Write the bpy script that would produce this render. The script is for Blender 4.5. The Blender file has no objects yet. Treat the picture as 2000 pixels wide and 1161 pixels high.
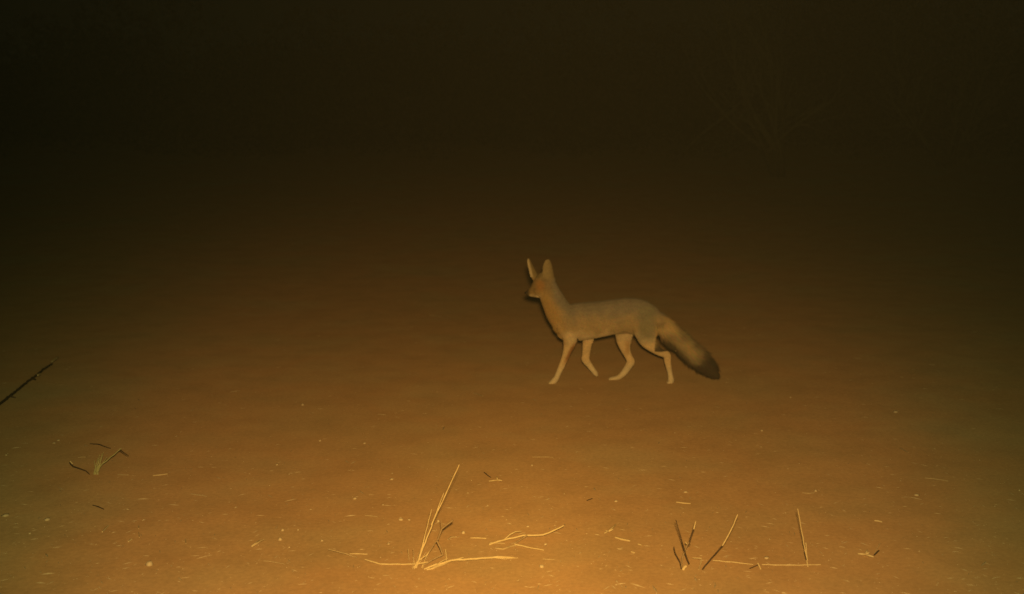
import bpy, bmesh, math, random
from mathutils import Vector, Matrix, noise
random.seed(7)
R = math.radians
sc = bpy.context.scene

# ------------------------------------------------------------------ camera
CAM_H = 0.95
F_PX = 2144.0                       # focal length in photo pixels (photo is 2000 x 1161)
PITCH = R(8.24)
cd = bpy.data.cameras.new('camera'); cam = bpy.data.objects.new('camera', cd)
sc.collection.objects.link(cam)
cam.location = (0, 0, CAM_H); cam.rotation_euler = (R(90) - PITCH, 0, 0)
cd.sensor_width = 36; cd.lens = 36 * F_PX / 2000
cd.clip_start = 0.02; cd.clip_end = 400
cd.dof.use_dof = True; cd.dof.focus_distance = 2.9; cd.dof.aperture_fstop = 3.4
sc.camera = cam

# ------------------------------------------------------------------ night sky
w = bpy.data.worlds.new("World"); sc.world = w; w.use_nodes = True
nt = w.node_tree; bg = nt.nodes['Background']
bg.inputs['Color'].default_value = (0.55, 0.46, 0.18, 1)
bg.inputs['Strength'].default_value = 0.0025

# ------------------------------------------------------------------ the trail camera's flash, just above and right of the lens
ld = bpy.data.lights.new('flash', 'SPOT'); flash = bpy.data.objects.new('flash', ld)
sc.collection.objects.link(flash)
flash.location = (0.017, -0.01, CAM_H + 0.068)
flash.rotation_euler = (R(90) - R(22.0), 0, R(0.3))
ld.spot_size = R(120); ld.spot_blend = 0.4
ld.shadow_soft_size = 0.03
ld.energy = 378
ld.color = (1.0, 1.0, 1.0)
# the flash's own reflector: warm and strong on its axis, weaker and yellower towards the rim of the beam
ld.use_nodes = True; lt = ld.node_tree
le = lt.nodes['Emission']
lg = lt.nodes.new('ShaderNodeNewGeometry')
dp = lt.nodes.new('ShaderNodeVectorMath'); dp.operation = 'DOT_PRODUCT'
dp.inputs[1].default_value = flash.rotation_euler.to_matrix() @ Vector((0, 0, 1))
lt.links.new(lg.outputs['Incoming'], dp.inputs[0])
ab = lt.nodes.new('ShaderNodeMath'); ab.operation = 'ABSOLUTE'; lt.links.new(dp.outputs['Value'], ab.inputs[0])
ac = lt.nodes.new('ShaderNodeMath'); ac.operation = 'ARCCOSINE'; lt.links.new(ab.outputs[0], ac.inputs[0])
sl = lt.nodes.new('ShaderNodeMath'); sl.operation = 'DIVIDE'; sl.inputs[1].default_value = R(45); lt.links.new(ac.outputs[0], sl.inputs[0])
lr = lt.nodes.new('ShaderNodeValToRGB'); lr.color_ramp.interpolation = 'B_SPLINE'
BEAM = [(0, 1.0, .585, .155), (4, .91, .535, .145), (8, .76, .445, .125), (13, .69, .41, .12), (18, .61, .375, .118), (22, .38, .282, .09), (26, .24, .212, .064), (30, .145, .148, .046), (36, .055, .060, .02), (44, .008, .008, .003)]
el = lr.color_ramp.elements
el[0].position = 0; el[0].color = (*BEAM[0][1:], 1); el[1].position = BEAM[-1][0] / 45; el[1].color = (*BEAM[-1][1:], 1)
for dg_, *c_ in BEAM[1:-1]:
    q_ = el.new(dg_ / 45); q_.color = (*c_, 1)
lt.links.new(sl.outputs[0], lr.inputs['Fac']); lt.links.new(lr.outputs['Color'], le.inputs['Color'])

sc.view_settings.view_transform = 'Standard'; sc.view_settings.look = 'None'
sc.view_settings.exposure = 0; sc.view_settings.gamma = 1
sc.view_settings.use_curve_mapping = False

# ------------------------------------------------------------------ helpers
def ray(px, py):
    """direction of the sight line through a photo pixel"""
    d = Vector(((px - 1000) / F_PX, -(py - 580.5) / F_PX, -1))
    return (Matrix.Rotation(R(90) - PITCH, 3, 'X') @ d)

def relief(x, y):
    a = noise.noise(Vector((x * 0.6, y * 0.6, 3.1))) * 0.008
    a += noise.noise(Vector((x * 3.1, y * 2.4, 7.7))) * 0.0005
    a += noise.noise(Vector((x * 13, y * 13, 1.3))) * 0.0008
    far = max(0.0, y - 6.0)
    return a * (1 + 0.10 * far) + 0.024 * far ** 1.30        # far ground shaped to rise so it catches more of the flash

def at(px, py, lift=0.0):
    """point of the ground seen at a photo pixel"""
    d = ray(px, py); t = (CAM_H - lift) / -d.z; p = Vector((0, 0, CAM_H)) + d * t
    for _ in range(3):
        t = (CAM_H - lift - relief(p.x, p.y)) / -d.z
        p = Vector((0, 0, CAM_H)) + d * t
    return p

def plane(px, py, Y):
    d = ray(px, py); return Vector((0, 0, CAM_H)) + d * (Y / d.y)

def tag(o, label=None, cat=None, group=None, kind=None):
    if label: o['label'] = label
    if cat: o['category'] = cat
    if group: o['group'] = group
    if kind: o['kind'] = kind
    return o

def mesh_obj(name, verts, faces, mat, parent=None, smooth=True):
    me = bpy.data.meshes.new(name); me.from_pydata([tuple(v) for v in verts], [], faces)
    me.materials.append(mat)
    if smooth:
        me.polygons.foreach_set('use_smooth', [True] * len(me.polygons))
    me.update()
    o = bpy.data.objects.new(name, me); sc.collection.objects.link(o)
    if parent: o.parent = parent
    return o

def empty(name, loc):
    o = bpy.data.objects.new(name, None); sc.collection.objects.link(o)
    o.empty_display_size = 0.05; o.location = loc
    return o

def node_mat(name):
    m = bpy.data.materials.new(name); m.use_nodes = True
    t = m.node_tree; return m, t, t.nodes['Principled BSDF']

def N(t, kind, **kw):
    n = t.nodes.new(kind)
    for k, v in kw.items():
        if k in n.inputs: n.inputs[k].default_value = v
        else: setattr(n, k, v)
    return n

def ramp(t, fac, stops):
    r = t.nodes.new('ShaderNodeValToRGB'); e = r.color_ramp.elements
    e[0].position, e[0].color = stops[0][0], (*stops[0][1], 1)
    e[1].position, e[1].color = stops[-1][0], (*stops[-1][1], 1)
    for p, c in stops[1:-1]:
        q = e.new(p); q.color = (*c, 1)
    t.links.new(fac, r.inputs['Fac']); return r.outputs['Color']

# ------------------------------------------------------------------ materials
def soil_material():
    m, t, b = node_mat('reddish_sand')
    g = N(t, 'ShaderNodeNewGeometry')
    big = N(t, 'ShaderNodeTexNoise', Scale=0.9, Detail=6.0, Roughness=0.6)
    mid = N(t, 'ShaderNodeTexNoise', Scale=6.0, Detail=8.0, Roughness=0.65)
    fine = N(t, 'ShaderNodeTexNoise', Scale=90.0, Detail=6.0, Roughness=0.7)
    for n in (big, mid, fine): t.links.new(g.outputs['Position'], n.inputs['Vector'])
    c1 = ramp(t, big.outputs['Fac'], [(0.32, (0.36, 0.265, 0.145)), (0.5, (0.395, 0.25, 0.13)), (0.68, (0.37, 0.28, 0.16))])
    c2 = ramp(t, mid.outputs['Fac'], [(0.3, (0.88, 0.88, 0.87)), (0.52, (1, 1, 1)), (0.72, (1.08, 1.09, 1.09))])
    c3 = ramp(t, fine.outputs['Fac'], [(0.3, (0.86, 0.86, 0.86)), (0.7, (1.12, 1.12, 1.12))])
    a = N(t, 'ShaderNodeMix', data_type='RGBA', blend_type='MULTIPLY'); a.inputs[0].default_value = 1
    t.links.new(c1, a.inputs[6]); t.links.new(c2, a.inputs[7])
    d = N(t, 'ShaderNodeMix', data_type='RGBA', blend_type='MULTIPLY'); d.inputs[0].default_value = 1
    t.links.new(a.outputs[2], d.inputs[6]); t.links.new(c3, d.inputs[7])
    t.links.new(d.outputs[2], b.inputs['Base Color'])
    b.inputs['Roughness'].default_value = 1.0
    b.inputs['Diffuse Roughness'].default_value = 1.0
    b.inputs['Specular IOR Level'].default_value = 0.1
    h = N(t, 'ShaderNodeMath', operation='ADD')
    s1 = N(t, 'ShaderNodeMath', operation='MULTIPLY'); s1.inputs[1].default_value = 0.35
    s2 = N(t, 'ShaderNodeMath', operation='MULTIPLY'); s2.inputs[1].default_value = 0.12
    t.links.new(mid.outputs['Fac'], s1.inputs[0]); t.links.new(fine.outputs['Fac'], s2.inputs[0])
    t.links.new(s1.outputs[0], h.inputs[0]); t.links.new(s2.outputs[0], h.inputs[1])
    bp = N(t, 'ShaderNodeBump', Strength=0.16, Distance=0.012)
    t.links.new(h.outputs[0], bp.inputs['Height']); t.links.new(bp.outputs[0], b.inputs['Normal'])
    return m

def mottled(name, c0, c1, scale=60, bump=0.3, rough=0.9):
    m, t, b = node_mat(name)
    tc = N(t, 'ShaderNodeTexCoord')
    n = N(t, 'ShaderNodeTexNoise', Scale=float(scale), Detail=5.0, Roughness=0.65)
    t.links.new(tc.outputs['Object'], n.inputs['Vector'])
    t.links.new(ramp(t, n.outputs['Fac'], [(0.32, c0), (0.68, c1)]), b.inputs['Base Color'])
    b.inputs['Roughness'].default_value = rough
    b.inputs['Specular IOR Level'].default_value = 0.2
    bp = N(t, 'ShaderNodeBump', Strength=bump, Distance=0.0004)
    t.links.new(n.outputs['Fac'], bp.inputs['Height']); t.links.new(bp.outputs[0], b.inputs['Normal'])
    return m

M = dict(
    soil=soil_material(),
    straw=mottled('dry_straw', (0.70, 0.54, 0.30), (0.88, 0.73, 0.45), 90),
    dull_straw=mottled('weathered_straw', (0.52, 0.40, 0.24), (0.66, 0.52, 0.32), 90),
    bark=mottled('dark_bark', (0.06, 0.042, 0.028), (0.13, 0.09, 0.06), 120),
    grey_wood=mottled('bare_wood', (0.34, 0.25, 0.15), (0.50, 0.37, 0.23), 120),
    green=mottled('half_green_blade', (0.48, 0.48, 0.22), (0.66, 0.62, 0.34), 80),
    pebble=mottled('pale_pebble', (0.58, 0.46, 0.30), (0.80, 0.67, 0.46), 50),
    scrub=mottled('scrub_leaf', (0.20, 0.15, 0.08), (0.30, 0.21, 0.11), 3),
)

# ------------------------------------------------------------------ ground
def build_ground():
    xs, x = [0.0], 0.0
    while x < 38: x += 0.022 if x < 2.6 else 0.022 + (x - 2.6) * 0.06; xs.append(x)
    xs = [-v for v in reversed(xs[1:])] + xs
    ys, y = [-4.0, -2.0, -0.5, 0.4], 0.9
    while y < 60: ys.append(y); y += max(0.018, 0.0075 * y) if y < 8 else 0.0075 * y + (y - 8) * 0.05
    ys.append(60)
    vs = [(x, y, relief(x, y)) for y in ys for x in xs]
    n = len(xs)
    fs = [(j * n + i, j * n + i + 1, (j + 1) * n + i + 1, (j + 1) * n + i) for j in range(len(ys) - 1) for i in range(n - 1)]
    tag(mesh_obj('ground', vs, fs, M['soil']), kind='structure')
build_ground()

# ------------------------------------------------------------------ far scrub: a dark mass at the edge of the clearing
def build_scrub():
    rnd = random.Random(11); vs, fs = [], []
    for k in range(300):
        cy = 18 + 10 * rnd.random() ** 0.8; cx = rnd.uniform(-0.62, 0.68) * cy
        e = cy - 16.0
        hh = (0.16 + 0.17 * e) * rnd.uniform(0.5, 1.4) * (1.25 if cx > 2 else 1); rr = min(1.5, 0.35 + 0.13 * e) * rnd.uniform(0.7, 1.2)
        for j in range(int(90 + 22 * e)):
            u = rnd.random(); ang = rnd.uniform(0, 2 * math.pi)
            q = rr * (0.45 + 0.75 * math.sin(math.pi * min(1, u * 0.9 + 0.08))) * rnd.random() ** 0.4
            c = Vector((cx + q * math.cos(ang), cy + q * math.sin(ang), u * hh))
            c.z += relief(c.x, c.y)
            s = rnd.uniform(0.5, 1.3) * (0.035 + 0.007 * e)
            a = Vector([rnd.gauss(0, 1) for _ in range(3)]).normalized() * s
            b = Vector([rnd.gauss(0, 1) for _ in range(3)]).normalized() * s * 0.6
            i = len(vs); vs += [c - a, c + b, c + a, c - b]; fs.append((i, i + 1, i + 2, i + 3))
    tag(mesh_obj('scrub', vs, fs, M['scrub'], smooth=False),
        'dark mass of dry scrub at the far edge of the clearing', 'scrub', kind='stuff')
build_scrub()

# ------------------------------------------------------------------ one leafless bush, barely lit, upper right
def build_bush(x, y, h, label, seed):
    rnd = random.Random(seed); o = Vector((x, y, relief(x, y) - 0.05)); vs, fs, tv, tf = [], [], [], []
    def stick(V, F, a, b, ra, rb, seg=5):
        d = (b - a).normalized(); u = d.orthogonal().normalized(); v = d.cross(u); i = len(V)
        for p, r_ in ((a, ra), (b, rb)):
            for k in range(seg):
                t = 2 * math.pi * k / seg; V.append(p + u * r_ * math.cos(t) + v * r_ * math.sin(t))
        for k in range(seg): F.append((i + k, i + (k + 1) % seg, i + seg + (k + 1) % seg, i + seg + k))
    def grow(p, d, L, r_, depth):
        for k in range(4):
            q = p + d * L / 4
            if depth == 0: stick(vs, fs, p, q, r_, r_ * 0.9)
            else: stick(tv, tf, p, q, r_, r_ * 0.85, 4)
            p = q; r_ *= 0.87
            d = (d + Vector((rnd.gauss(0, .13), rnd.gauss(0, .13), rnd.gauss(0.02, .08)))).normalized()
            if depth < 4:
                for _ in range(1 if depth else 2):
                    if rnd.random() < 0.85:
                        n = (d + Vector([rnd.gauss(0, .55) for _ in range(3)])).normalized()
                        grow(p, n, L * rnd.uniform(0.5, 0.75), r_ * 0.6, depth + 1)
    for k in range(3):
        grow(Vector((rnd.uniform(-.1, .1), rnd.uniform(-.1, .1), 0)), Vector((rnd.gauss(0, .3), rnd.gauss(0, .2), 1)).normalized(), h * 0.62, 0.05, 0)
    root = empty('bare_shrub', o); tag(root, label, 'shrub')
    mesh_obj('trunk', vs, fs, M['scrub'], root); mesh_obj('twigs', tv, tf, M['grey_wood'], root)
build_bush(3.6, 15.0, 2.6, 'faint leafless shrub in the dark above and right of the fox', 77)
build_bush(6.4, 16.5, 2.4, 'fainter leafless shrub in the dark by the right edge of the view', 78)

# ------------------------------------------------------------------ fox
SC = 1.01
def fx(U, V):                       # tracing coordinates -> metres in the fox's own plane
    return ((U / 3.87 - 230) / 500 * SC, (265 - V / 3.87) / 500 * SC)
UN = SC / 3.87 / 500                # one tracing unit in metres

def catmull(P, t):
    n = len(P) - 1; i = min(int(t), n - 1); f = t - i
    p0, p1, p2, p3 = P[max(i - 1, 0)], P[i], P[i + 1], P[min(i + 2, n)]
    return [0.5 * (2 * b + (c - a) * f + (2 * a - 5 * b + 4 * c - d) * f * f + (3 * b - a - 3 * c + d) * f ** 3)
            for a, b, c, d in zip(p0, p1, p2, p3)]

def loft(vs, fs, chain, sub=5, seg=20):
    """chain: (U, V, depth m, radius in the picture plane (units), radius in depth (m))"""
    P = [(*fx(U, V), y, r * UN, ry) for U, V, y, r, ry in chain]
    n = (len(P) - 1) * sub
    S = [catmull(P, k / sub) for k in range(n + 1)]
    rings = []
    for k, (x, z, y, r, ry) in enumerate(S):
        a = S[max(k - 1, 0)]; b = S[min(k + 1, n)]
        d = Vector((b[0] - a[0], b[2] - a[2], b[1] - a[1])).normalized()
        u = Vector((0, 1, 0)); v = d.cross(u).normalized(); u = v.cross(d).normalized()
        c = Vector((x, y, z)); i = len(vs)
        r = max(r, 0.0015); ry = max(ry, 0.0015)
        for s in range(seg):
            t = 2 * math.pi * s / seg
            vs.append(c + u * ry * math.cos(t) + v * r * math.sin(t))
        rings.append((i, c, d, r))
    for (i, *_), (j, *_) in zip(rings, rings[1:]):
        for s in range(seg):
            fs.append((i + s, i + (s + 1) % seg, j + (s + 1) % seg, j + s))
    for (i, c, d, r), sg, rev in ((rings[0], -1, True), (rings[-1], 1, False)):
        # round cap
        prev = i
        for ct, ch in ((0.8, 0.55), (0.45, 0.85)):
            m = len(vs)
            for s in range(seg): vs.append(c + (vs[i + s] - c) * ct + d * sg * r * ch * 0.8)
            for s in range(seg):
                q = (prev + s, prev + (s + 1) % seg, m + (s + 1) % seg, m + s)
                fs.append(q[::-1] if rev else q)
            prev = m
        m = len(vs); vs.append(c + d * sg * r * 0.8)
        for s in range(seg):
            q = (prev + s, prev + (s + 1) % seg, m)
            fs.append(q[::-1] if rev else q)

def ear(vs, fs, base, tip, half, open_dir, curl):
    """a cupped ear shell with thickness; open_dir is where its opening looks"""
    axis = (tip - base); L = axis.length; axis.normalize()
    o = (open_dir - axis * open_dir.dot(axis)).normalized(); s = axis.cross(o).normalized()
    nu, nv = 12, 14
    prof = [0.80, 0.93, 1.0, 1.02, 1.0, 0.97, 0.92, 0.86, 0.81, 0.75, 0.66, 0.52, 0.26]
    th = 0.0042
    idx = {}
    for side in (0, 1):
        for j in range(nu + 1):
            for i in range(nv + 1):
                a = (i / nv * 2 - 1)
                wv = half * prof[j]
                cu = curl * (1 - 0.45 * j / nu)
                ang = a * cu
                rad = wv / math.sin(min(cu, 1.5))
                p = base + axis * (L * j / nu) + s * rad * math.sin(ang) + o * (rad * (1 - math.cos(ang)) - (th if side == 0 else -th) * (1 - 0.4 * j / nu) * (1 - 0.25 * abs(a)))
                idx[side, j, i] = len(vs); vs.append(p)
    for side in (0, 1):
        for j in range(nu):
            for i in range(nv):
                q = (idx[side, j, i], idx[side, j, i + 1], idx[side, j + 1, i + 1], idx[side, j + 1, i])
                fs.append(q if side == 0 else q[::-1])
    for j in range(nu):
        for i, rev in ((0, False), (nv, True)):
            q = (idx[0, j, i], idx[0, j + 1, i], idx[1, j + 1, i], idx[1, j, i])
            fs.append(q[::-1] if rev else q)
    for j, rev in ((0, True), (nu, False)):
        for i in range(nv):
            q = (idx[0, j, i], idx[0, j, i + 1], idx[1, j, i + 1], idx[1, j, i])
            fs.append(q if rev else q[::-1])

def V3(U, V, y):
    x, z = fx(U, V); return Vector((x, y, z))

fox_parts = []
def piece(fn, *a):
    vs, fs = [], []; fn(vs, fs, *a); fox_parts.append((vs, fs))

# torso: centre, half height, half width
torso = [(548, 655, 0, 60, .028), (556, 616, 0, 112, .042), (604, 578, 0, 140, .050), (700, 560, 0, 142, .053),
         (800, 548, 0, 137, .054), (900, 530, 0, 131, .051), (1000, 519, 0, 132, .049), (1080, 526, 0, 136, .050),
         (1150, 548, 0, 130, .048), (1205, 565, 0, 108, .040), (1245, 580, 0, 70, .026)]
piece(loft, torso)
neck = [(420, 296, .012, 72, .033), (434, 345, .010, 80, .034), (468, 420, .006, 90, .036), (512, 500, .0, 100, .040), (575, 575, 0, 112, .044)]
piece(loft, neck)
# skull, cheeks and muzzle; the face is turned a little away from the viewer
piece(loft, [(440, 262, .004, 50, .028), (408, 256, .012, 66, .034), (374, 280, .022, 62, .034), (346, 308, .032, 48, .027),
             (318, 336, .044, 32, .018), (290, 354, .056, 23, .012), (268, 366, .064, 15, .009)])
piece(loft, [(404, 345, .002, 42, .016), (374, 334, -.002, 46, .015), (346, 336, .008, 36, .014)])   # near cheek
# muzzle, lower jaw
piece(loft, [(356, 368, .028, 24, .016), (322, 374, .044, 17, .011), (290, 378, .056, 10, .008)])
piece(ear, V3(352, 250, .030), V3(280, 101, .050), 0.0225, Vector((-.93, .48, 0.15)), 1.25)
piece(ear, V3(444, 262, -.012), V3(418, 92, -.018), 0.0265, Vector((-.55, .85, 0.05)), 1.15)
# fore leg, near side, planted ahead
piece(loft, [(560, 590, -.030, 78, .020), (585, 660, -.036, 60, .021), (580, 728, -.037, 42, .018), (566, 780, -.036, 32, .0145),
             (548, 835, -.035, 26, .0115), (524, 895, -.034, 23, .0100), (503, 945, -.033, 20, .0095), (486, 985, -.033, 20, .0100),
             (468, 1006, -.034, 23, .0135), (450, 1015, -.035, 16, .0125)])
# fore leg, far side, lifting
piece(loft, [(720, 600, .034, 70, .018), (732, 680, .036, 46, .018), (724, 760, .036, 35, .015), (716, 835, .036, 30, .012),
             (714, 868, .036, 31, .0120), (738, 905, .036, 24, .0105), (772, 952, .036, 20, .0100), (790, 975, .036, 19, .0115), (800, 992, .036, 12, .009)])
# hind leg, far side, reaching forward
piece(loft, [(1020, 580, .030, 90, .020), (1003, 660, .034, 70, .022), (1004, 735, .035, 53, .019), (1018, 795, .035, 36, .015),
             (1040, 845, .035, 28, .012), (1056, 884, .035, 31, .0115), (1037, 925, .034, 26, .0100), (1007, 970, .034, 23, .0095),
             (972, 1003, .034, 19, .0105), (940, 1014, .034, 17, .0130), (908, 1017, .034, 14, .011)])
# hind leg, near side, pushing off
piece(loft, [(1130, 540, -.026, 100, .020), (1150, 620, -.036, 92, .027), (1168, 692, -.037, 66, .024), (1212, 748, -.036, 42, .017),
             (1262, 786, -.036, 29, .0125), (1310, 806, -.036, 29, .0115), (1318, 858, -.036, 25, .0095), (1331, 915, -.036, 20, .0090),
             (1341, 965, -.036, 19, .0095), (1346, 998, -.036, 24, .0130), (1340, 1013, -.036, 19, .0125)])
# toes of the planted paws
for (u, v, y, du) in ((448, 1018, -.035, -12), (908, 1018, .034, -12), (1333, 1018, -.036, -12)):
    for k in (-1, 0, 1):
        piece(loft, [(u + 8, v - 1, y + k * .0065, 10, .0048), (u + du, v + 2, y + k * .0075, 9, .0045)])
# brush
piece(loft, [(1200, 505, 0, 45, .026), (1245, 548, -.004, 64, .032), (1300, 608, -.008, 76, .038), (1375, 680, -.010, 80, .040), (1455, 752, -.012, 76, .039),
             (1535, 825, -.014, 75, .038), (1600, 884, -.016, 66, .034), (1648, 928, -.017, 48, .025), (1680, 960, -.018, 22, .012)])

def build_fox_mesh():
    vs, fs = [], []
    for v, f in fox_parts:
        # union needs each shell closed and outward
        bm = bmesh.new(); bv = [bm.verts.new(p) for p in v]
        for q in f:
            try: bm.faces.new([bv[i] for i in q])
            except ValueError: pass
        bmesh.ops.recalc_face_normals(bm, faces=bm.faces)
        bm.verts.index_update(); o = len(vs)
        vs += [p.co.copy() for p in bm.verts]; fs += [[o + p.index for p in q.verts] for q in bm.faces]
        bm.free()
    me = bpy.data.meshes.new('raw'); me.from_pydata([tuple(p) for p in vs], [], fs); me.update()
    ob = bpy.data.objects.new('raw', me); sc.collection.objects.link(ob)
    md = ob.modifiers.new('r', 'REMESH'); md.mode = 'VOXEL'; md.voxel_size = 0.0021
    sm = ob.modifiers.new('s', 'SMOOTH'); sm.factor = 0.5; sm.iterations = 5
    dg = bpy.context.evaluated_depsgraph_get()
    out = bpy.data.meshes.new_from_object(ob.evaluated_get(dg))
    bpy.data.objects.remove(ob); bpy.data.meshes.remove(me)
    return out

def ss(a, b, x):
    t = min(1, max(0, (x - a) / (b - a))); return t * t * (3 - 2 * t)
def lerp(a, b, t): return [p + (q - p) * t for p, q in zip(a, b)]

GREY = (0.39, 0.34, 0.28); TAN = (0.55, 0.42, 0.25); ORANGE = (0.60, 0.41, 0.18); PALE = (0.92, 0.78, 0.56); DARK = (0.10, 0.075, 0.055)
def coat(p):
    """fur markings and some painted shade, by place on the body"""
    U = (p.x / SC * 500 + 230) * 3.87; V = (265 - p.z / SC * 500) * 3.87
    n = noise.noise(Vector((p.x * 28, p.y * 28, p.z * 28))) ; n2 = noise.noise(Vector((p.x * 90, p.y * 90, p.z * 90)))
    # body: saddle grey above, tan on the flank, pale below
    top = 390 if U > 620 else 250 + (U - 430) * 0.85
    h = (V - top) + n * 40
    c = lerp(GREY, TAN, ss(60, 190, h)); c = lerp(c, PALE, ss(225, 285, h) * 0.6)
    # neck and head
    nk = 1 - ss(470, 600, U + n * 30)
    front = ss(-20, 75, (V - 300) * 0.55 - (U - 440) * 0.95 + n * 20)     # throat side of the neck
    c = lerp(c, lerp(GREY, ORANGE, front), nk)
    hd = (1 - ss(300, 400, V)) * (1 - ss(430, 480, U))
    c = lerp(c, (0.38, 0.27, 0.14), hd * 0.7)
    c = lerp(c, (0.58, 0.28, 0.09), 0.6 * (1 - ss(10, 50, math.hypot(U - 362, (V - 290) * 0.7) + n * 10)))
    c = lerp(c, (0.24, 0.17, 0.09), 0.7 * (1 - ss(8, 34, math.hypot(U - 395, (V - 225) * 0.8) + n * 10)))
    # cheek and jaw
    jaw = ss(352, 385, V + n * 12) * (1 - ss(350, 385, U)) * (1 - ss(420, 440, V))
    c = lerp(c, PALE, jaw * 0.7)
    # muzzle tip
    c = lerp(c, DARK, (1 - ss(268, 300, U)) * ss(300, 340, V))
    # ears: dusky backs
    er = (1 - ss(215, 262, V)) * (1 - ss(520, 530, U))
    c = lerp(c, (0.46, 0.36, 0.20), er)
    if V < 235 and U < 375: c = lerp(lerp(c, (0.36, 0.27, 0.13), .8), PALE, 0.7 * (1 - ss(2, 16, U - (272 + (V - 100) * 0.24))))
    # legs
    lg = ss(690, 745, V + n * 12) * (1 if U < 1385 else 0)
    legcol = lerp((0.90, 0.70, 0.44), (0.92, 0.80, 0.60), ss(850, 950, V))
    if U < 640: legcol = lerp(legcol, (0.52, 0.27, 0.12), ss(0, 26, U - (575 - (V - 750) * 0.45)) * (1 - ss(820, 900, V)))
    if 1040 > U > 900: legcol = lerp(legcol, (0.60, 0.38, 0.17), ss(985, 1030, U) * (1 - ss(800, 850, V)) * 0.7)
    c = lerp(c, legcol, lg)
    # haunch: greyish sweep and dark patch above the hock, partly the tail's shadow painted in
    if 1060 < U < 1320 and V < 830:
        c = lerp(c, (0.36, 0.34, 0.24), ss(1070, 1110, U) * (1 - ss(1190, 1230, U)) * ss(400, 470, V) * (1 - ss(650, 720, V)) * 0.7)
        d = math.hypot((U - 1255) / 52, (V - 738) / 40)
        c = lerp(c, DARK, (1 - ss(0.6, 1.15, d + n * .3)) * 0.9)
    # brush
    if U > 1215 and p.y > -1:
        a = (U - 1200) * 0.70 + (V - 500) * 0.71           # along the tail
        b = (V - 500) * 0.70 - (U - 1200) * 0.71            # across it, positive underneath
        if a > 40 and not (V > 775 and U < 1380 and p.y < -0.020 and b > 60):
            tc = lerp((0.66, 0.50, 0.28), (0.42, 0.34, 0.21), ss(120, 300, a))
            tc = lerp(tc, (0.70, 0.52, 0.26), max(0, n) * 0.9); tc = lerp(tc, (0.20, 0.15, 0.10), max(0, -n) * 0.8)
            tc = lerp(tc, DARK, ss(425, 525, a + n * 50))
            tc = lerp(tc, DARK, ss(16, 62, b + n * 25) * ss(110, 220, a) * 0.9)  # underside: dark fur plus the tail's shadow painted in
            tc = lerp(tc, (0.20, 0.16, 0.11), ss(55, 90, -b + n * 25) * ss(150, 230, a) * 0.7)
            k = ss(40, 110, a) * (1 if V < 775 or U > 1370 else ss(1350, 1375, U))
            c = lerp(c, tc, k)
    g = 1 + 0.10 * n + 0.10 * n2
    return [max(0.01, v * g * 0.98) for v in c]

def fur_len(p):
    U = (p.x / SC * 500 + 230) * 3.87; V = (265 - p.z / SC * 500) * 3.87
    if V < 290 and U < 520: return 0.003
    if U < 400: return 0.004
    if V > 740 and U < 1380: return 0.0035
    if U > 1260: return (0.026 if V > 620 else 0.015) * (0.75 + 0.9 * abs(noise.noise(p * 45)))
    if V > 660: return 0.007
    return 0.0095

def fur_material():
    m, t, b = node_mat('fur')
    a = N(t, 'ShaderNodeAttribute', attribute_name='coat')
    g = N(t, 'ShaderNodeTexCoord')
    n = N(t, 'ShaderNodeTexNoise', Scale=220.0, Detail=3.0, Roughness=0.6)
    t.links.new(g.outputs['Object'], n.inputs['Vector'])
    mx = N(t, 'ShaderNodeMix', data_type='RGBA', blend_type='MULTIPLY'); mx.inputs[0].default_value = 1
    t.links.new(a.outputs['Color'], mx.inputs[6])
    t.links.new(ramp(t, n.outputs['Fac'], [(0.3, (0.85, 0.85, 0.85)), (0.7, (1.1, 1.1, 1.1))]), mx.inputs[7])
    t.links.new(mx.outputs[2], b.inputs['Base Color'])
    b.inputs['Roughness'].default_value = 0.9; b.inputs['Diffuse Roughness'].default_value = 0.2
    b.inputs['Specular IOR Level'].default_value = 0.08
    
    return m

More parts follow.
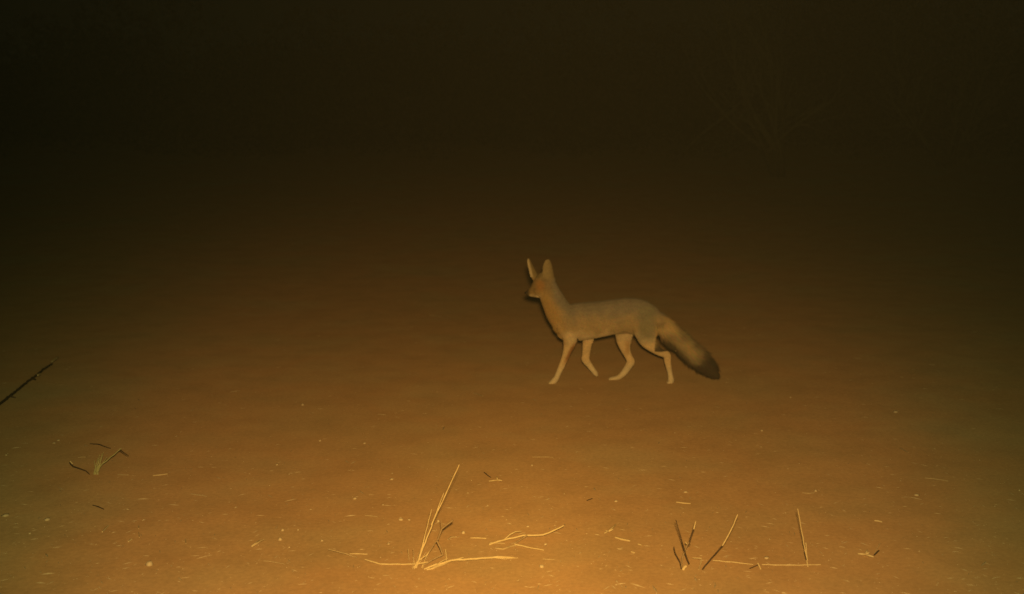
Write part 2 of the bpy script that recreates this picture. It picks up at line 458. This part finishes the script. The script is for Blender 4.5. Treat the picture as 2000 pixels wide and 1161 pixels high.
def build_fox():
    base = build_fox_mesh()
    rnd = random.Random(3)
    vs = [v.co.copy() for v in base.vertices]; fs = [tuple(p.vertices) for p in base.polygons]
    cols = [coat(v) for v in vs]
    polys = base.polygons; tot = len(polys)
    areas = [p.area for p in polys]
    import itertools, bisect
    cum = list(itertools.accumulate(areas)); A = cum[-1]
    for k in range(60000):
        p = polys[min(tot - 1, bisect.bisect(cum, rnd.random() * A))]
        q = [vs[i] for i in p.vertices]; u, v = rnd.random(), rnd.random()
        c = q[0].lerp(q[1], u).lerp(q[-1].lerp(q[-2], u), v)
        nrm = p.normal
        L = fur_len(c) * rnd.uniform(0.6, 1.25)
        U = (c.x / SC * 500 + 230) * 3.87
        if c.x > 0.13 and U > 1250: flow = Vector((0.72, 0, -0.68))
        elif U < 560: flow = Vector((0.5, 0, -0.75))
        else: flow = Vector((0.85, 0, -0.45))
        flow = (flow - nrm * flow.dot(nrm)); 
        d = (flow.normalized() if flow.length > .1 else nrm) * 0.85 + nrm * rnd.uniform(0.18, 0.62) + Vector([rnd.gauss(0, .10) for _ in range(3)])
        d.normalize()
        s = d.cross(nrm)
        if s.length < 1e-3: continue
        s = s.normalized() * (0.0006 + L * 0.035)
        c0 = c - nrm * 0.0008; i = len(vs); cc = [x * rnd.uniform(0.85, 1.18) for x in coat(c)]
        vs += [c0 - s, c0 + s, c0 + d * L]; cols += [cc] * 3; fs.append((i, i + 1, i + 2))
    root = empty('fox', at(1190, 745))
    root.location.z = relief(root.location.x, root.location.y) - 0.002
    tag(root, 'slender big-eared fox with a bushy dark-tipped tail walking left across the sand', 'fox')
    body = mesh_obj('body', vs, fs, fur_material(), root)
    ca = body.data.color_attributes.new('coat', 'FLOAT_COLOR', 'POINT')
    ca.data.foreach_set('color', [x for c in cols for x in (*c, 1)])
    # nose pad and near eye
    def ball(name, c, rx, ry, rz, mat):
        bm = bmesh.new(); bmesh.ops.create_uvsphere(bm, u_segments=14, v_segments=10, radius=1)
        for v in bm.verts: v.co = Vector((v.co.x * rx, v.co.y * ry, v.co.z * rz * (1 + 0.15 * v.co.x))) + c
        me = bpy.data.meshes.new(name); bm.to_mesh(me); bm.free(); me.materials.append(mat)
        me.polygons.foreach_set('use_smooth', [True] * len(me.polygons))
        o = bpy.data.objects.new(name, me); sc.collection.objects.link(o); o.parent = root
    wet = bpy.data.materials.new('wet_black'); wet.use_nodes = True; wb = wet.node_tree.nodes['Principled BSDF']
    wb.inputs['Base Color'].default_value = (0.02, 0.016, 0.014, 1); wb.inputs['Roughness'].default_value = 0.22
    ball('nose', V3(258, 366, .068), .0052, .0055, .0045, wet)
    ball('eye', V3(328, 312, .014), .0038, .0030, .0036, wet)
build_fox()

# ------------------------------------------------------------------ sticks, straws and pebbles
def tube(vs, fs, pts, rad, seg=6, jit=0.0, rnd=random):
    """pts in world space; rad per point; tapered, slightly irregular"""
    P = []
    for a, b, ra, rb in zip(pts, pts[1:], rad, rad[1:]):
        n = max(1, int((b - a).length / 0.012))
        for k in range(n):
            t = k / n
            p = a.lerp(b, t); q = ra + (rb - ra) * t
            if k: p += Vector([rnd.gauss(0, 1) for _ in range(3)]) * jit; q *= rnd.uniform(0.88, 1.12)
            P.append((p, q))
    P.append((pts[-1], rad[-1]))
    base = len(vs)
    for k, (p, r) in enumerate(P):
        d = (P[min(k + 1, len(P) - 1)][0] - P[max(k - 1, 0)][0]).normalized()
        u = d.cross(Vector((0, 0.3, 1))) if k == 0 else u - d * u.dot(d)      # the frame is carried along: no twist at bends
        u.normalize(); v = d.cross(u)
        for s in range(seg):
            t = 2 * math.pi * s / seg; vs.append(p + u * r * math.cos(t) + v * r * math.sin(t))
    for k in range(len(P) - 1):
        for s in range(seg):
            a = base + k * seg; fs.append((a + s, a + (s + 1) % seg, a + seg + (s + 1) % seg, a + seg + s))
    for st, rev in ((base, True), (base + (len(P) - 1) * seg, False)):      # caps on vertices of their own: crisp cut ends
        m = len(vs); vs += [vs[st + s].copy() for s in range(seg)]
        q = tuple(m + s for s in range(seg)); fs.append(q[::-1] if rev else q)

SEED = [100]
def strands(name, specs, mat, origin, parent=None):
    """specs: list of (world points, radii); verts stored about origin"""
    SEED[0] += 1; rnd = random.Random(SEED[0]); vs, fs = [], []
    for pts, rad in specs: tube(vs, fs, pts, rad, jit=min(rad) * 0.4, rnd=rnd)
    o = mesh_obj(name, [v - origin for v in vs], fs, mat, parent)
    if parent is None: o.location = origin
    return o

def px_r(p, wpx):                   # half of a width given in photo pixels, at point p
    dist = math.hypot(p.y, CAM_H - p.z); return wpx * dist / F_PX / 2

def lying(name, label, cat, paths, mat='straw', group=None):
    """paths: lists of (px, py, lift in m) + width in px; each lies on the sand"""
    specs = []
    for pts, wd in paths:
        W = [at(x, y, l + 0.0012) for x, y, l in pts]
        specs.append((W, [px_r(p, wd) * (0.75 if k in (0, len(W) - 1) else 1) for k, p in enumerate(W)]))
    return tag(strands(name, specs, M[mat], specs[0][0][0].copy()), label, cat, group)

def stone(label, px, py, wpx, hpx, group='pebbles scattered on the sand'):
    c = at(px, py); r = px_r(c, wpx); SEED[0] += 1; rnd = random.Random(SEED[0])
    bm = bmesh.new(); bmesh.ops.create_icosphere(bm, subdivisions=2, radius=1)
    o3 = Vector([rnd.uniform(0, 9) for _ in range(3)])
    for v in bm.verts:
        k = 1 + 0.35 * noise.noise(v.co * 1.3 + o3) + 0.12 * noise.noise(v.co * 4 + o3)
        v.co = Vector((v.co.x * r * k, v.co.y * r * 0.9 * k, v.co.z * px_r(c, hpx) * 1.1 * k))
    me = bpy.data.meshes.new('pebble'); bm.to_mesh(me); bm.free(); me.materials.append(M['pebble'])
    me.polygons.foreach_set('use_smooth', [True] * len(me.polygons))
    o = bpy.data.objects.new('pebble', me); sc.collection.objects.link(o)
    o.location = c + Vector((0, 0, px_r(c, hpx) * 0.35))
    return tag(o, label, 'pebble', group)

def standing(paths, Y):
    """paths: ([(px, py, extra depth)], width px at base, width px at tip)"""
    out = []
    for pts, w0, w1 in paths:
        W = [plane(x, y, Y + d) for x, y, d in pts]; n = len(W) - 1
        out.append((W, [px_r(p, w0 + (w1 - w0) * k / n) for k, p in enumerate(W)]))
    return out

# --- tall dry grass by the lower edge, centre
Yc = at(815, 1109).y; b0 = at(815, 1109)
root = tag(empty('dry_grass', b0), 'two tall dry straws rising from one clump beside the crooked twig, the taller leaning right', 'dry grass')
strands('straw', standing([([(812, 1112, 0), (826, 1070, 0), (850, 1010, .0), (897, 908, .01)], 4.4, 1.5)], Yc), M['straw'], b0, root)
strands('straw', standing([([(818, 1092, 0), (829, 1050, 0), (843, 995, .0)], 3.2, 1.2)], Yc), M['straw'], b0, root)
strands('leaf_sheath', standing([([(843, 1025, -.001), (853, 1000, -.002), (867, 963, -.002)], 3.4, 1.0)], Yc), M['straw'], b0, root)
strands('leaf_sheath', standing([([(806, 1114, 0), (816, 1096, 0), (833, 1085, 0), (838, 1078, 0)], 3.4, 1.2), ([(803, 1112, 0), (818, 1101, 0), (836, 1098, 0)], 4, 2)], Yc), M['straw'], b0, root)
rt = random.Random(21)
for k in range(6):
    x0 = 815 + rt.uniform(-9, 12); x1 = x0 + rt.uniform(-14, 26); y1 = 1104 - rt.uniform(14, 46)
    strands('blade', standing([([(x0, 1112, rt.uniform(-.01, .01)), ((x0 + x1) / 2 + rt.uniform(-3, 3), (1112 + y1) / 2, 0), (x1, y1, 0)], 1.8, 0.7)], Yc), M['straw' if k % 2 else 'dull_straw'], b0, root)
# --- crooked twig right of it
root = empty('crooked_twig', at(835, 1103)); b1 = root.location.copy()
tag(root, 'crooked bare twig bent into an angular loop just right of the tall straws', 'twig')
strands('stem', standing([([(826, 1106, 0), (840, 1096, 0), (865, 1084, 0), (860, 1070, 0.004), (853, 1056, .006)], 4.2, 3.4)], b1.y), M['grey_wood'], b1, root)
strands('branch', standing([([(855, 1055, .006), (858, 1046, .006), (863, 1033, .004), (873, 1025, .002), (885, 1016, .0)], 3.2, 3.4)], b1.y), M['grey_wood'], b1, root)
strands('branch', standing([([(863, 1033, .008), (862, 1022, .009), (861, 1013, .01)], 2.0, 1.0)], b1.y), M['grey_wood'], b1, root)
strands('branch', standing([([(853, 1056, .006), (842, 1073, .003), (831, 1090, 0), (828, 1098, 0)], 2.2, 2.0)], b1.y), M['grey_wood'], b1, root)
# --- long fallen straws at the bottom centre
lying('fallen_straw', 'long pale fallen straw lying right from the foot of the tall straws', 'straw',
      [([(828, 1112, 0), (850, 1103, .006), (880, 1095, .010), (918, 1092, .010), (970, 1088, .006), (1005, 1090, .001)], 4.2),
       ([(833, 1113, 0), (855, 1106, .002), (878, 1097, .006)], 4.5), ([(840, 1111, .003), (862, 1103, .005), (893, 1092, .008), (905, 1089, .01)], 2.2), ([(846, 1108, .006), (860, 1098, .01), (874, 1091, .013)], 2.0), ([(960, 1089, .006), (985, 1092, .003), (1012, 1090, .001)], 1.8), ([(872, 1096, .008), (871, 1082, .02), (870, 1073, .03)], 1.8)], group='fallen straws on the sand')
lying('fallen_straw', 'pale fallen straw running left from the foot of the tall straws', 'straw',
      [([(713, 1093, .006), (726, 1097, .005), (743, 1102, .002), (775, 1102, .001), (812, 1102, .001)], 3.2)], group='fallen straws on the sand')
lying('fallen_straw', 'short upright bit of straw just left of the tall straws', 'straw',
      [([(797, 1072, .030), (799, 1094, .002)], 2.4)], 'dull_straw', group='fallen straws on the sand')
lying('fallen_straw', 'brownish straw sloping down right, left of the tall straws', 'straw',
      [([(641, 1073, .012), (668, 1080, .007), (697, 1089, .001)], 2.6)], 'dull_straw', group='fallen straws on the sand')
lying('fallen_straw', 'short pale level straw touching the brownish sloping straw', 'straw',
      [([(683, 1082, .001), (700, 1082, .001), (718, 1083, .001)], 2.6)], group='fallen straws on the sand')
# --- branched fallen twig
root = empty('fallen_branch', at(1000, 1066)); b2 = root.location.copy()
tag(root, 'straw-coloured branched twig lying on the sand, one arm pointing up to the right', 'twig')
def lay(path, wd): 
    W = [at(x, y, l + .001) for x, y, l in path]; return (W, [px_r(p, wd) * (0.7 if k == len(W) - 1 else 1) for k, p in enumerate(W)])
strands('stem', [lay([(955, 1064, 0), (972, 1058, .004), (984, 1055, .006), (1003, 1051, .008), (1022, 1046, .012), (1040, 1046, .012), (1060, 1045, .013), (1082, 1036, .022), (1101, 1027, .030)], 3.8)], M['straw'], b2, root)
strands('branch', [lay([(984, 1055, .006), (995, 1045, .014), (1006, 1039, .018), (1018, 1038, .014)], 2.8)], M['straw'], b2, root)
strands('branch', [lay([(1030, 1046, .014), (1020, 1052, .008), (1008, 1060, .003), (996, 1063, .001)], 3.4)], M['grey_wood'], b2, root)
strands('branch', [lay([(1005, 1063, .003), (1030, 1069, .003), (1063, 1075, .002)], 3.0), lay([(1049, 1072, .003), (1049, 1068, .010)], 1.6)], M['straw'], b2, root)
strands('husk', [lay([(968, 1071, 0), (983, 1073, .001), (1000, 1067, .002), (1008, 1066, .002)], 3.4), lay([(958, 1060, .002), (972, 1061, .002), (986, 1062, 0)], 3)], M['dull_straw'], b2, root)
strands('knot', [lay([(1064, 1064, .010), (1068, 1063, .012)], 4.5)], M['pebble'], b2, root)
# --- thorny dark stems, bottom right of centre
root = empty('bare_bush', at(1331, 1112)); b3 = root.location.copy()
tag(root, 'small bush of dark bare stems with pale cut ends near the bottom edge', 'bare bush')
Y3 = b3.y
def dark(name, path, w0, w1, mat='bark'): strands(name, standing([(path, w0, w1)], Y3), M[mat], b3, root)
dark('stem', [(1346, 1102, .0), (1338, 1080, 0), (1333, 1062, 0), (1327, 1040, 0), (1320, 1016, .0)], 2.8, 1.6)
dark('stem', [(1331, 1114, 0), (1328, 1098, 0), (1319, 1081, 0), (1316, 1068, 0)], 2.8, 1.6)
dark('stem', [(1330, 1113, 0), (1333, 1088, .004), (1340, 1070, .006), (1346, 1058, .006)], 3.0, 2.6, 'grey_wood')
dark('stem', [(1346, 1060, .006), (1350, 1048, .006), (1355, 1034, .006)], 2.8, 2.2)
dark('pale_tip', [(1355, 1034, .006), (1357, 1026, .006), (1359, 1018, .006)], 2.6, 1.8, 'straw')
dark('thorn', [(1341, 1062, .006), (1339, 1059, .004)], 3.0, 2, 'straw')
dark('thorn', [(1343, 1064, .006), (1349, 1064, .006)], 2.4, 1)
dark('stump', [(1334, 1113, -.004), (1338, 1107, -.004), (1341, 1106, -.004)], 6, 5, 'straw')
# --- single leaning stem right of it
b4 = at(1372, 1113); root = empty('dead_stalk', b4)
tag(root, 'single stem leaning right, dark below and pale above, right of the dark bush', 'stalk')
strands('lower_stem', standing([([(1370, 1116, 0), (1390, 1090, 0), (1411, 1066, 0)], 3.0, 2.4)], b4.y), M['bark'], b4, root)
strands('upper_stem', standing([([(1411, 1066, 0), (1424, 1043, 0), (1433, 1025, 0), (1441, 1005, 0)], 2.8, 2.0)], b4.y), M['straw'], b4, root)
# --- bent straw between
lying('fallen_straw', 'small folded straw bent like a hook between the dark bush and leaning stem', 'straw',
      [([(1353, 1090, .010), (1370, 1091, .012), (1369, 1100, .004), (1365, 1113, 0)], 2.4)], group='fallen straws on the sand')
lying('fallen_straw', 'very long level straw running right from the leaning stem', 'straw',
      [([(1392, 1095, .004), (1430, 1098, .003), (1471, 1103, .001)], 2.6), ([(1488, 1103, .001), (1540, 1104, .001), (1603, 1103, .001)], 2.6)], group='fallen straws on the sand')
lying('fallen_straw', 'tiny bent stalk with dark lower half standing over the long level straw', 'straw',
      [([(1480, 1100, .010), (1483, 1106, .006), (1486, 1113, 0)], 3.2)], group='fallen straws on the sand')
lying('twig', 'short dark twig by the tiny bent stalk at the bottom edge', 'twig', [([(1464, 1111, 0), (1480, 1104, .004)], 2.2)], 'bark')
# --- forked straw at right
b5 = at(1578, 1107); root = empty('forked_straw', b5)
tag(root, 'tall thin forked straw leaning left at the right end of the long level straw', 'dry grass')
strands('straw', standing([([(1578, 1108, 0), (1573, 1080, 0), (1566, 1040, 0), (1558, 994, 0)], 3.0, 1.6)], b5.y), M['straw'], b5, root)
strands('straw', standing([([(1577, 1095, 0), (1575, 1080, -.002), (1574, 1060, -.002)], 2.6, 2.2)], b5.y), M['straw'], b5, root)
strands('shade_strip', standing([([(1575, 1094, -.003), (1571, 1077, -.003)], 2.2, 1.6)], b5.y), M['bark'], b5, root)  # dark strip added for the shadow beside the straw's foot
# --- left: green tuft with twigs
b6 = at(187, 926); root = empty('grass_tuft', b6)
tag(root, 'small half-green grass tuft with a long stem leaning right', 'grass tuft')
for k in range(9):
    rr = random.Random(40 + k); x1 = 187 + rr.uniform(-4, 26); y1 = rr.uniform(882, 908)
    strands('blade', standing([([(187 + rr.uniform(-5, 6), 928, rr.uniform(-.01, .01)), ((187 + x1) / 2 + rr.uniform(-2, 2), (926 + y1) / 2, 0), (x1, y1, 0)], 2.6, 0.8)], b6.y), M['green'], b6, root)
strands('stem', standing([([(188, 922, 0), (200, 906, 0), (216, 893, 0), (237, 876, 0)], 3.0, 1.8)], b6.y), M['green'], b6, root)
strands('dead_leaf', standing([([(235, 879, 0), (243, 885, .01), (251, 890, .01)], 1.8, 1.0)], b6.y), M['bark'], b6, root)
b7 = at(176, 927); root = empty('dark_twig', b7)
tag(root, 'thin dark twig with a pale tip rising left of the grass tuft', 'twig')
strands('stem', standing([([(176, 928, 0), (168, 920, 0), (155, 915, 0), (143, 911, 0), (136, 903, 0)], 2.0, 2.6)], b7.y), M['bark'], b7, root)
strands('pale_tip', standing([([(142, 907, -.002), (137, 901, -.002)], 3.0, 2.4)], b7.y), M['straw'], b7, root)
lying('twig', 'dark stick lying on the sand above the grass tuft', 'twig', [([(176, 867, 0), (190, 868, .002), (216, 876, 0)], 2.4)], 'bark')
lying('twig', 'small dark sliver lying alone at lower left below the grass tuft', 'twig', [([(181, 987, 0), (192, 990, .001), (203, 995, 0)], 2.2)], 'bark')
# --- leaning branch entering from the left edge
b8 = at(-60, 840); root = empty('leaning_branch', b8); tag(root, 'dark knobbly branch reaching in from the left edge with a pale tip', 'branch')
def low(path, w0, w1, mat, name):
    W = [at(x, y, h) for x, y, h in path]; n = len(W) - 1
    strands(name, [(W, [px_r(p, w0 + (w1 - w0) * k / n) for k, p in enumerate(W)])], M[mat], b8, root)
low([(-60, 840, .0), (-20, 806, .012), (6, 784, .018), (25, 770, .02), (48, 750, .022), (72, 733, .03), (90, 718, .034), (102, 711, .038)], 6.0, 3.2, 'bark', 'stem')
low([(62, 738, .026), (70, 742, .022)], 4.5, 2.0, 'bark', 'side_bud')
low([(20, 774, .02), (31, 777, .012)], 3.5, 1.4, 'bark', 'side_bud')
low([(101, 707, .044), (105, 704, .048), (113, 698, .05)], 4.2, 3.0, 'straw', 'pale_tip')
low([(74, 733, .040), (78, 731, .040)], 4.0, 3.5, 'straw', 'pale_bud')

G = 'fallen straws on the sand'
for lab, mat, wd, pts in [
    ('pale straw with a thinner tail, lying level between grass tuft and tall straws', 'straw', 2.6, [(299, 929), (313, 928), (327, 926)]),
    ('orange straw with a bulged left end, below the pale level straw at left', 'dull_straw', 3.0, [(373, 965), (385, 967), (404, 970)]),
    ('thin faint straw lying level, alone in mid sand right of centre', 'dull_straw', 1.8, [(1040, 893), (1060, 893), (1081, 894)]),
    ('short pale level straw alone above the dark bush', 'straw', 3.0, [(1321, 981), (1335, 983), (1349, 984)]),
    ('thick short pale straw lying left of the dark bush, sloping down right', 'straw', 4.4, [(1202, 1050), (1215, 1054), (1231, 1057)]),
    ('short pale level straw left of the branched twig', 'straw', 2.4, [(919, 1051), (932, 1051), (950, 1052)]),
    ('thin pale level straw up left of the tall straws', 'dull_straw', 2.2, [(713, 1007), (725, 1008), (738, 1010)]),
    ('dull curved straw between the crooked twig and branched twig', 'dull_straw', 3.6, [(875, 1054), (881, 1050), (892, 1049)]),
    ('faint level straw beside a pebble, above the forked straw', 'dull_straw', 2.2, [(1567, 963), (1580, 964), (1591, 963)]),
    ('pale pointed straw right of the forked straw', 'straw', 3.4, [(1708, 1017), (1716, 1018), (1723, 1020)]),
    ('thin faint straw near the right edge above all other straws there', 'dull_straw', 2.2, [(1806, 934), (1820, 935), (1852, 940)]),
    ('thin faint sloping straw behind it in the dim right sand', 'dull_straw', 2.0, [(1757, 875), (1766, 880), (1774, 884)]),
    ('dull straw in the dim sand left of the fox', 'dull_straw', 2.2, [(839, 616), (850, 617), (861, 619)]),
    ('short dull straw left of and below the fox\'s leading paw', 'dull_straw', 2.6, [(924, 768), (932, 770), (943, 774)]),
    ('pale slanted straw at lower left, wider in the middle', 'straw', 4.0, [(200, 1039), (206, 1033), (212, 1027)]),
    ('small pale straw seen end-on at lower left, upper of two in line', 'straw', 2.2, [(271, 1027), (271, 1033)]),
    ('small pale straw seen end-on at lower left, lower of two in line', 'straw', 2.2, [(271, 1040), (272, 1050)]),
    ('tiny upright pale straw between lower left and the splayed husk', 'straw', 2.2, [(362, 1053), (363, 1062)]),
    ('stubby bright chip of straw at the lower left', 'straw', 5.0, [(251, 1058), (257, 1054)]),
    ('long dull straw lying low left of the brownish sloping straw', 'dull_straw', 2.4, [(515, 1096), (535, 1098), (556, 1102)]),
    ('dull orange straw lying level above the pale slanted straw', 'dull_straw', 2.2, [(152, 894), (160, 893), (168, 893)]),
    ('dim level straw lying right of the grass tuft', 'dull_straw', 2.2, [(230, 927), (241, 928), (252, 928)]),
    ('pale chip of straw beside the thick short straw', 'straw', 3.0, [(1246, 1063), (1253, 1065)]),
    ('small pale chip of straw below the thick short straw', 'straw', 3.2, [(1233, 1078), (1240, 1080)]),
    ('faint thin straw low right of the branched twig', 'dull_straw', 2.0, [(1060, 1092), (1070, 1093), (1084, 1093)]),
]:
    lying('fallen_straw', lab, 'straw', [([(x, y, 0.0005) for x, y in pts], wd)], mat, G)

def husk(lab, x0, y0, fan, wd):
    b = at(x0, y0); SEED[0] += 1
    specs = [lay([(x0, y0, 0.002), ((x0 + x) / 2, (y0 + y) / 2, .006), (x, y, .004)], wd) for x, y in fan]
    tag(strands('husk', specs, M['straw'], b), lab, 'husk', 'splayed grass husks')
husk('splayed pale husk lying left of the brownish sloping straw', 491, 1068, [(515, 1054), (508, 1055), (502, 1058)], 3.4)
husk('splayed pale husk lying just above the thick short straw', 1188, 1038, [(1203, 1025), (1180, 1042), (1198, 1034), (1183, 1037)], 3.2)
husk('ragged dull husk right of the forked straw near the bottom', 1690, 1083, [(1676, 1082), (1698, 1080), (1706, 1088), (1694, 1075)], 4.0)
husk('faint husk with a dark stalk up right of the tall straws', 972, 938, [(955, 940), (980, 939), (970, 932)], 3.2)
lying('twig', 'tiny dark stalk touching the faint husk', 'twig', [([(945, 922, .012), (953, 929, .004), (959, 933, 0)], 1.8)], 'bark')
lying('twig', 'small dark stalk rising beside the ragged dull husk', 'twig', [([(1707, 1085, 0), (1712, 1080, .004), (1717, 1075, .008)], 3.0)], 'bark')
lying('twig', 'thin dark chip lying up left of the splayed husk at centre right', 'twig', [([(1146, 978, 0), (1157, 974, 0)], 2.2)], 'bark')
lying('fallen_straw', 'pale thin stalk rising from the ragged dull husk', 'straw', [([(1708, 1082, 0.002), (1719, 1061, .02)], 1.8)], 'dull_straw', G)
for lab, x, y, wd, ht in [
    ('rounded pebble in the dim sand right of the fox', 1749, 806, 9, 6),
    ('small pebble below and right of the fox\'s tail', 1488, 842, 6, 4),
    ('dim pebble left of the fox, uppermost of the pebbles at centre left', 591, 792, 6, 5),
    ('small pebble below the dim one, left of a third', 625, 862, 5, 4),
    ('orange-lit small pebble, third of the row left of the fox', 712, 867, 5, 4),
    ('small bright pebble up right of the pale level straw', 541, 908, 6, 3),
    ('pebble right of centre above the forked straw', 1790, 968, 9, 5),
    ('pebble at the end of the faint level straw above the forked straw', 1593, 960, 6, 5),
    ('flat oval pebble near the lower left edge', 92, 1016, 13, 6),
    ('dull pebble at the far left edge, left of the flat oval one', 11, 1008, 14, 6),
    ('large flat stone at the bottom left edge', 292, 1104, 15, 11),
    ('small bright pebble at the left edge of the sand', 12, 890, 5, 4),
    ('pale pebble pair member right of the leaning branch\'s foot, higher one', 114, 861, 6, 4),
    ('pale pebble low left of its partner beside the leaning branch\'s foot', 106, 866, 7, 3),
    ('tiny bright pebble up right of the flat oval pebble', 58, 1043, 5, 4),
    ('round pale pebble right of the crooked twig', 905, 1042, 7, 7),
    ('tiny bright pebble above the branched twig', 1031, 1029, 6, 3),
    ('tiny bright pebble below the thin faint level straw', 1039, 910, 4, 4),
    ('wide pale pebble left of the tall straws', 783, 1016, 9, 6),
    ('small pale pebble touching the wide one', 799, 1016, 6, 3),
    ('pale pebble by the crooked twig\'s upper fork', 856, 1019, 6, 5),
    ('pale pebble above the left end of the sloping straw', 629, 1057, 6, 4),
    ('pale pebble up left of the tall straws\' foot', 759, 1063, 6, 3),
    ('pale pebble lower right of the branched twig', 1058, 1108, 10, 7),
    ('small pebble just above the short level straw over the dark bush', 1339, 962, 8, 4),
    ('orange pebble left of the splayed husk at centre right', 1203, 980, 7, 4),
    ('pale pebble right of the long level straw', 1497, 1091, 10, 5),
    ('pale pebble up left of the splayed husk at left', 552, 1037, 7, 6),
    ('tiny bright pebble above the splayed husk at left', 582, 1036, 4, 4),
    ('dull pebble beside the splayed husk at left', 547, 1055, 8, 7),
    ('tiny bright pebble right of the splayed husk at left', 565, 1070, 4, 3),
    ('pebble in the middle sand above the tall straws', 765, 937, 7, 4),
    ('faint pebble left of the tall straws\' tip', 693, 975, 7, 5),
    ('tiny pebble below the faint one left of the tall straws', 748, 987, 4, 3),
    ('tiny bright pebble at the right edge of the sand', 1991, 959, 4, 4),
    ('tiny pebble right of the fox in dark sand', 1544, 777, 4, 3),
]:
    stone(lab, x, y, wd, ht)

# grit nobody could count
def build_grit():
    rnd = random.Random(5); vs, fs = [], []
    for k in range(2800):
        py = 520 + 641 * rnd.random() ** 0.55; px = rnd.uniform(-60, 2060)
        c = at(px, py); r = rnd.uniform(0.0006, 0.0016) * (1.8 if rnd.random() < 0.08 else 1)
        a = rnd.uniform(0, math.pi); st = rnd.choice((1, 1, 1.5, 3, 6, 9))
        dx = Vector((math.cos(a), math.sin(a), 0)) * r * st; dy = Vector((-math.sin(a), math.cos(a), 0)) * r
        up = Vector((0, 0, r * 0.8)); i = len(vs)
        vs += [c - dx, c - dy, c + dx, c + dy, c + up, c - up]
        for q in ((0, 1, 4), (1, 2, 4), (2, 3, 4), (3, 0, 4), (1, 0, 5), (2, 1, 5), (3, 2, 5), (0, 3, 5)): fs.append(tuple(i + j for j in q))
    tag(mesh_obj('grit', vs, fs, M['pebble'], smooth=False), 'tiny chips of grit and straw strewn over the reddish sand', 'grit', kind='stuff')
build_grit()

# ------------------------------------------------------------------ dusty night air
def build_haze():
    x, y0, y1, z0, z1 = 40, -5.5, 62, -1.2, 9.5
    vs = [(sx * x, y, z) for z in (z0, z1) for y in (y0, y1) for sx in (-1, 1)]
    fs = [(0, 2, 3, 1), (4, 5, 7, 6), (0, 1, 5, 4), (2, 6, 7, 3), (0, 4, 6, 2), (1, 3, 7, 5)]
    m = bpy.data.materials.new('dusty_air'); m.use_nodes = True; t = m.node_tree
    t.nodes.remove(t.nodes['Principled BSDF'])
    v = t.nodes.new('ShaderNodeVolumePrincipled')
    v.inputs['Color'].default_value = (0.80, 0.82, 0.72, 1); v.inputs['Density'].default_value = 0.00105
    v.inputs['Anisotropy'].default_value = 0.0
    t.links.new(v.outputs[0], t.nodes['Material Output'].inputs['Volume'])
    tag(mesh_obj('haze', vs, fs, m, smooth=False), kind='stuff')
build_haze()
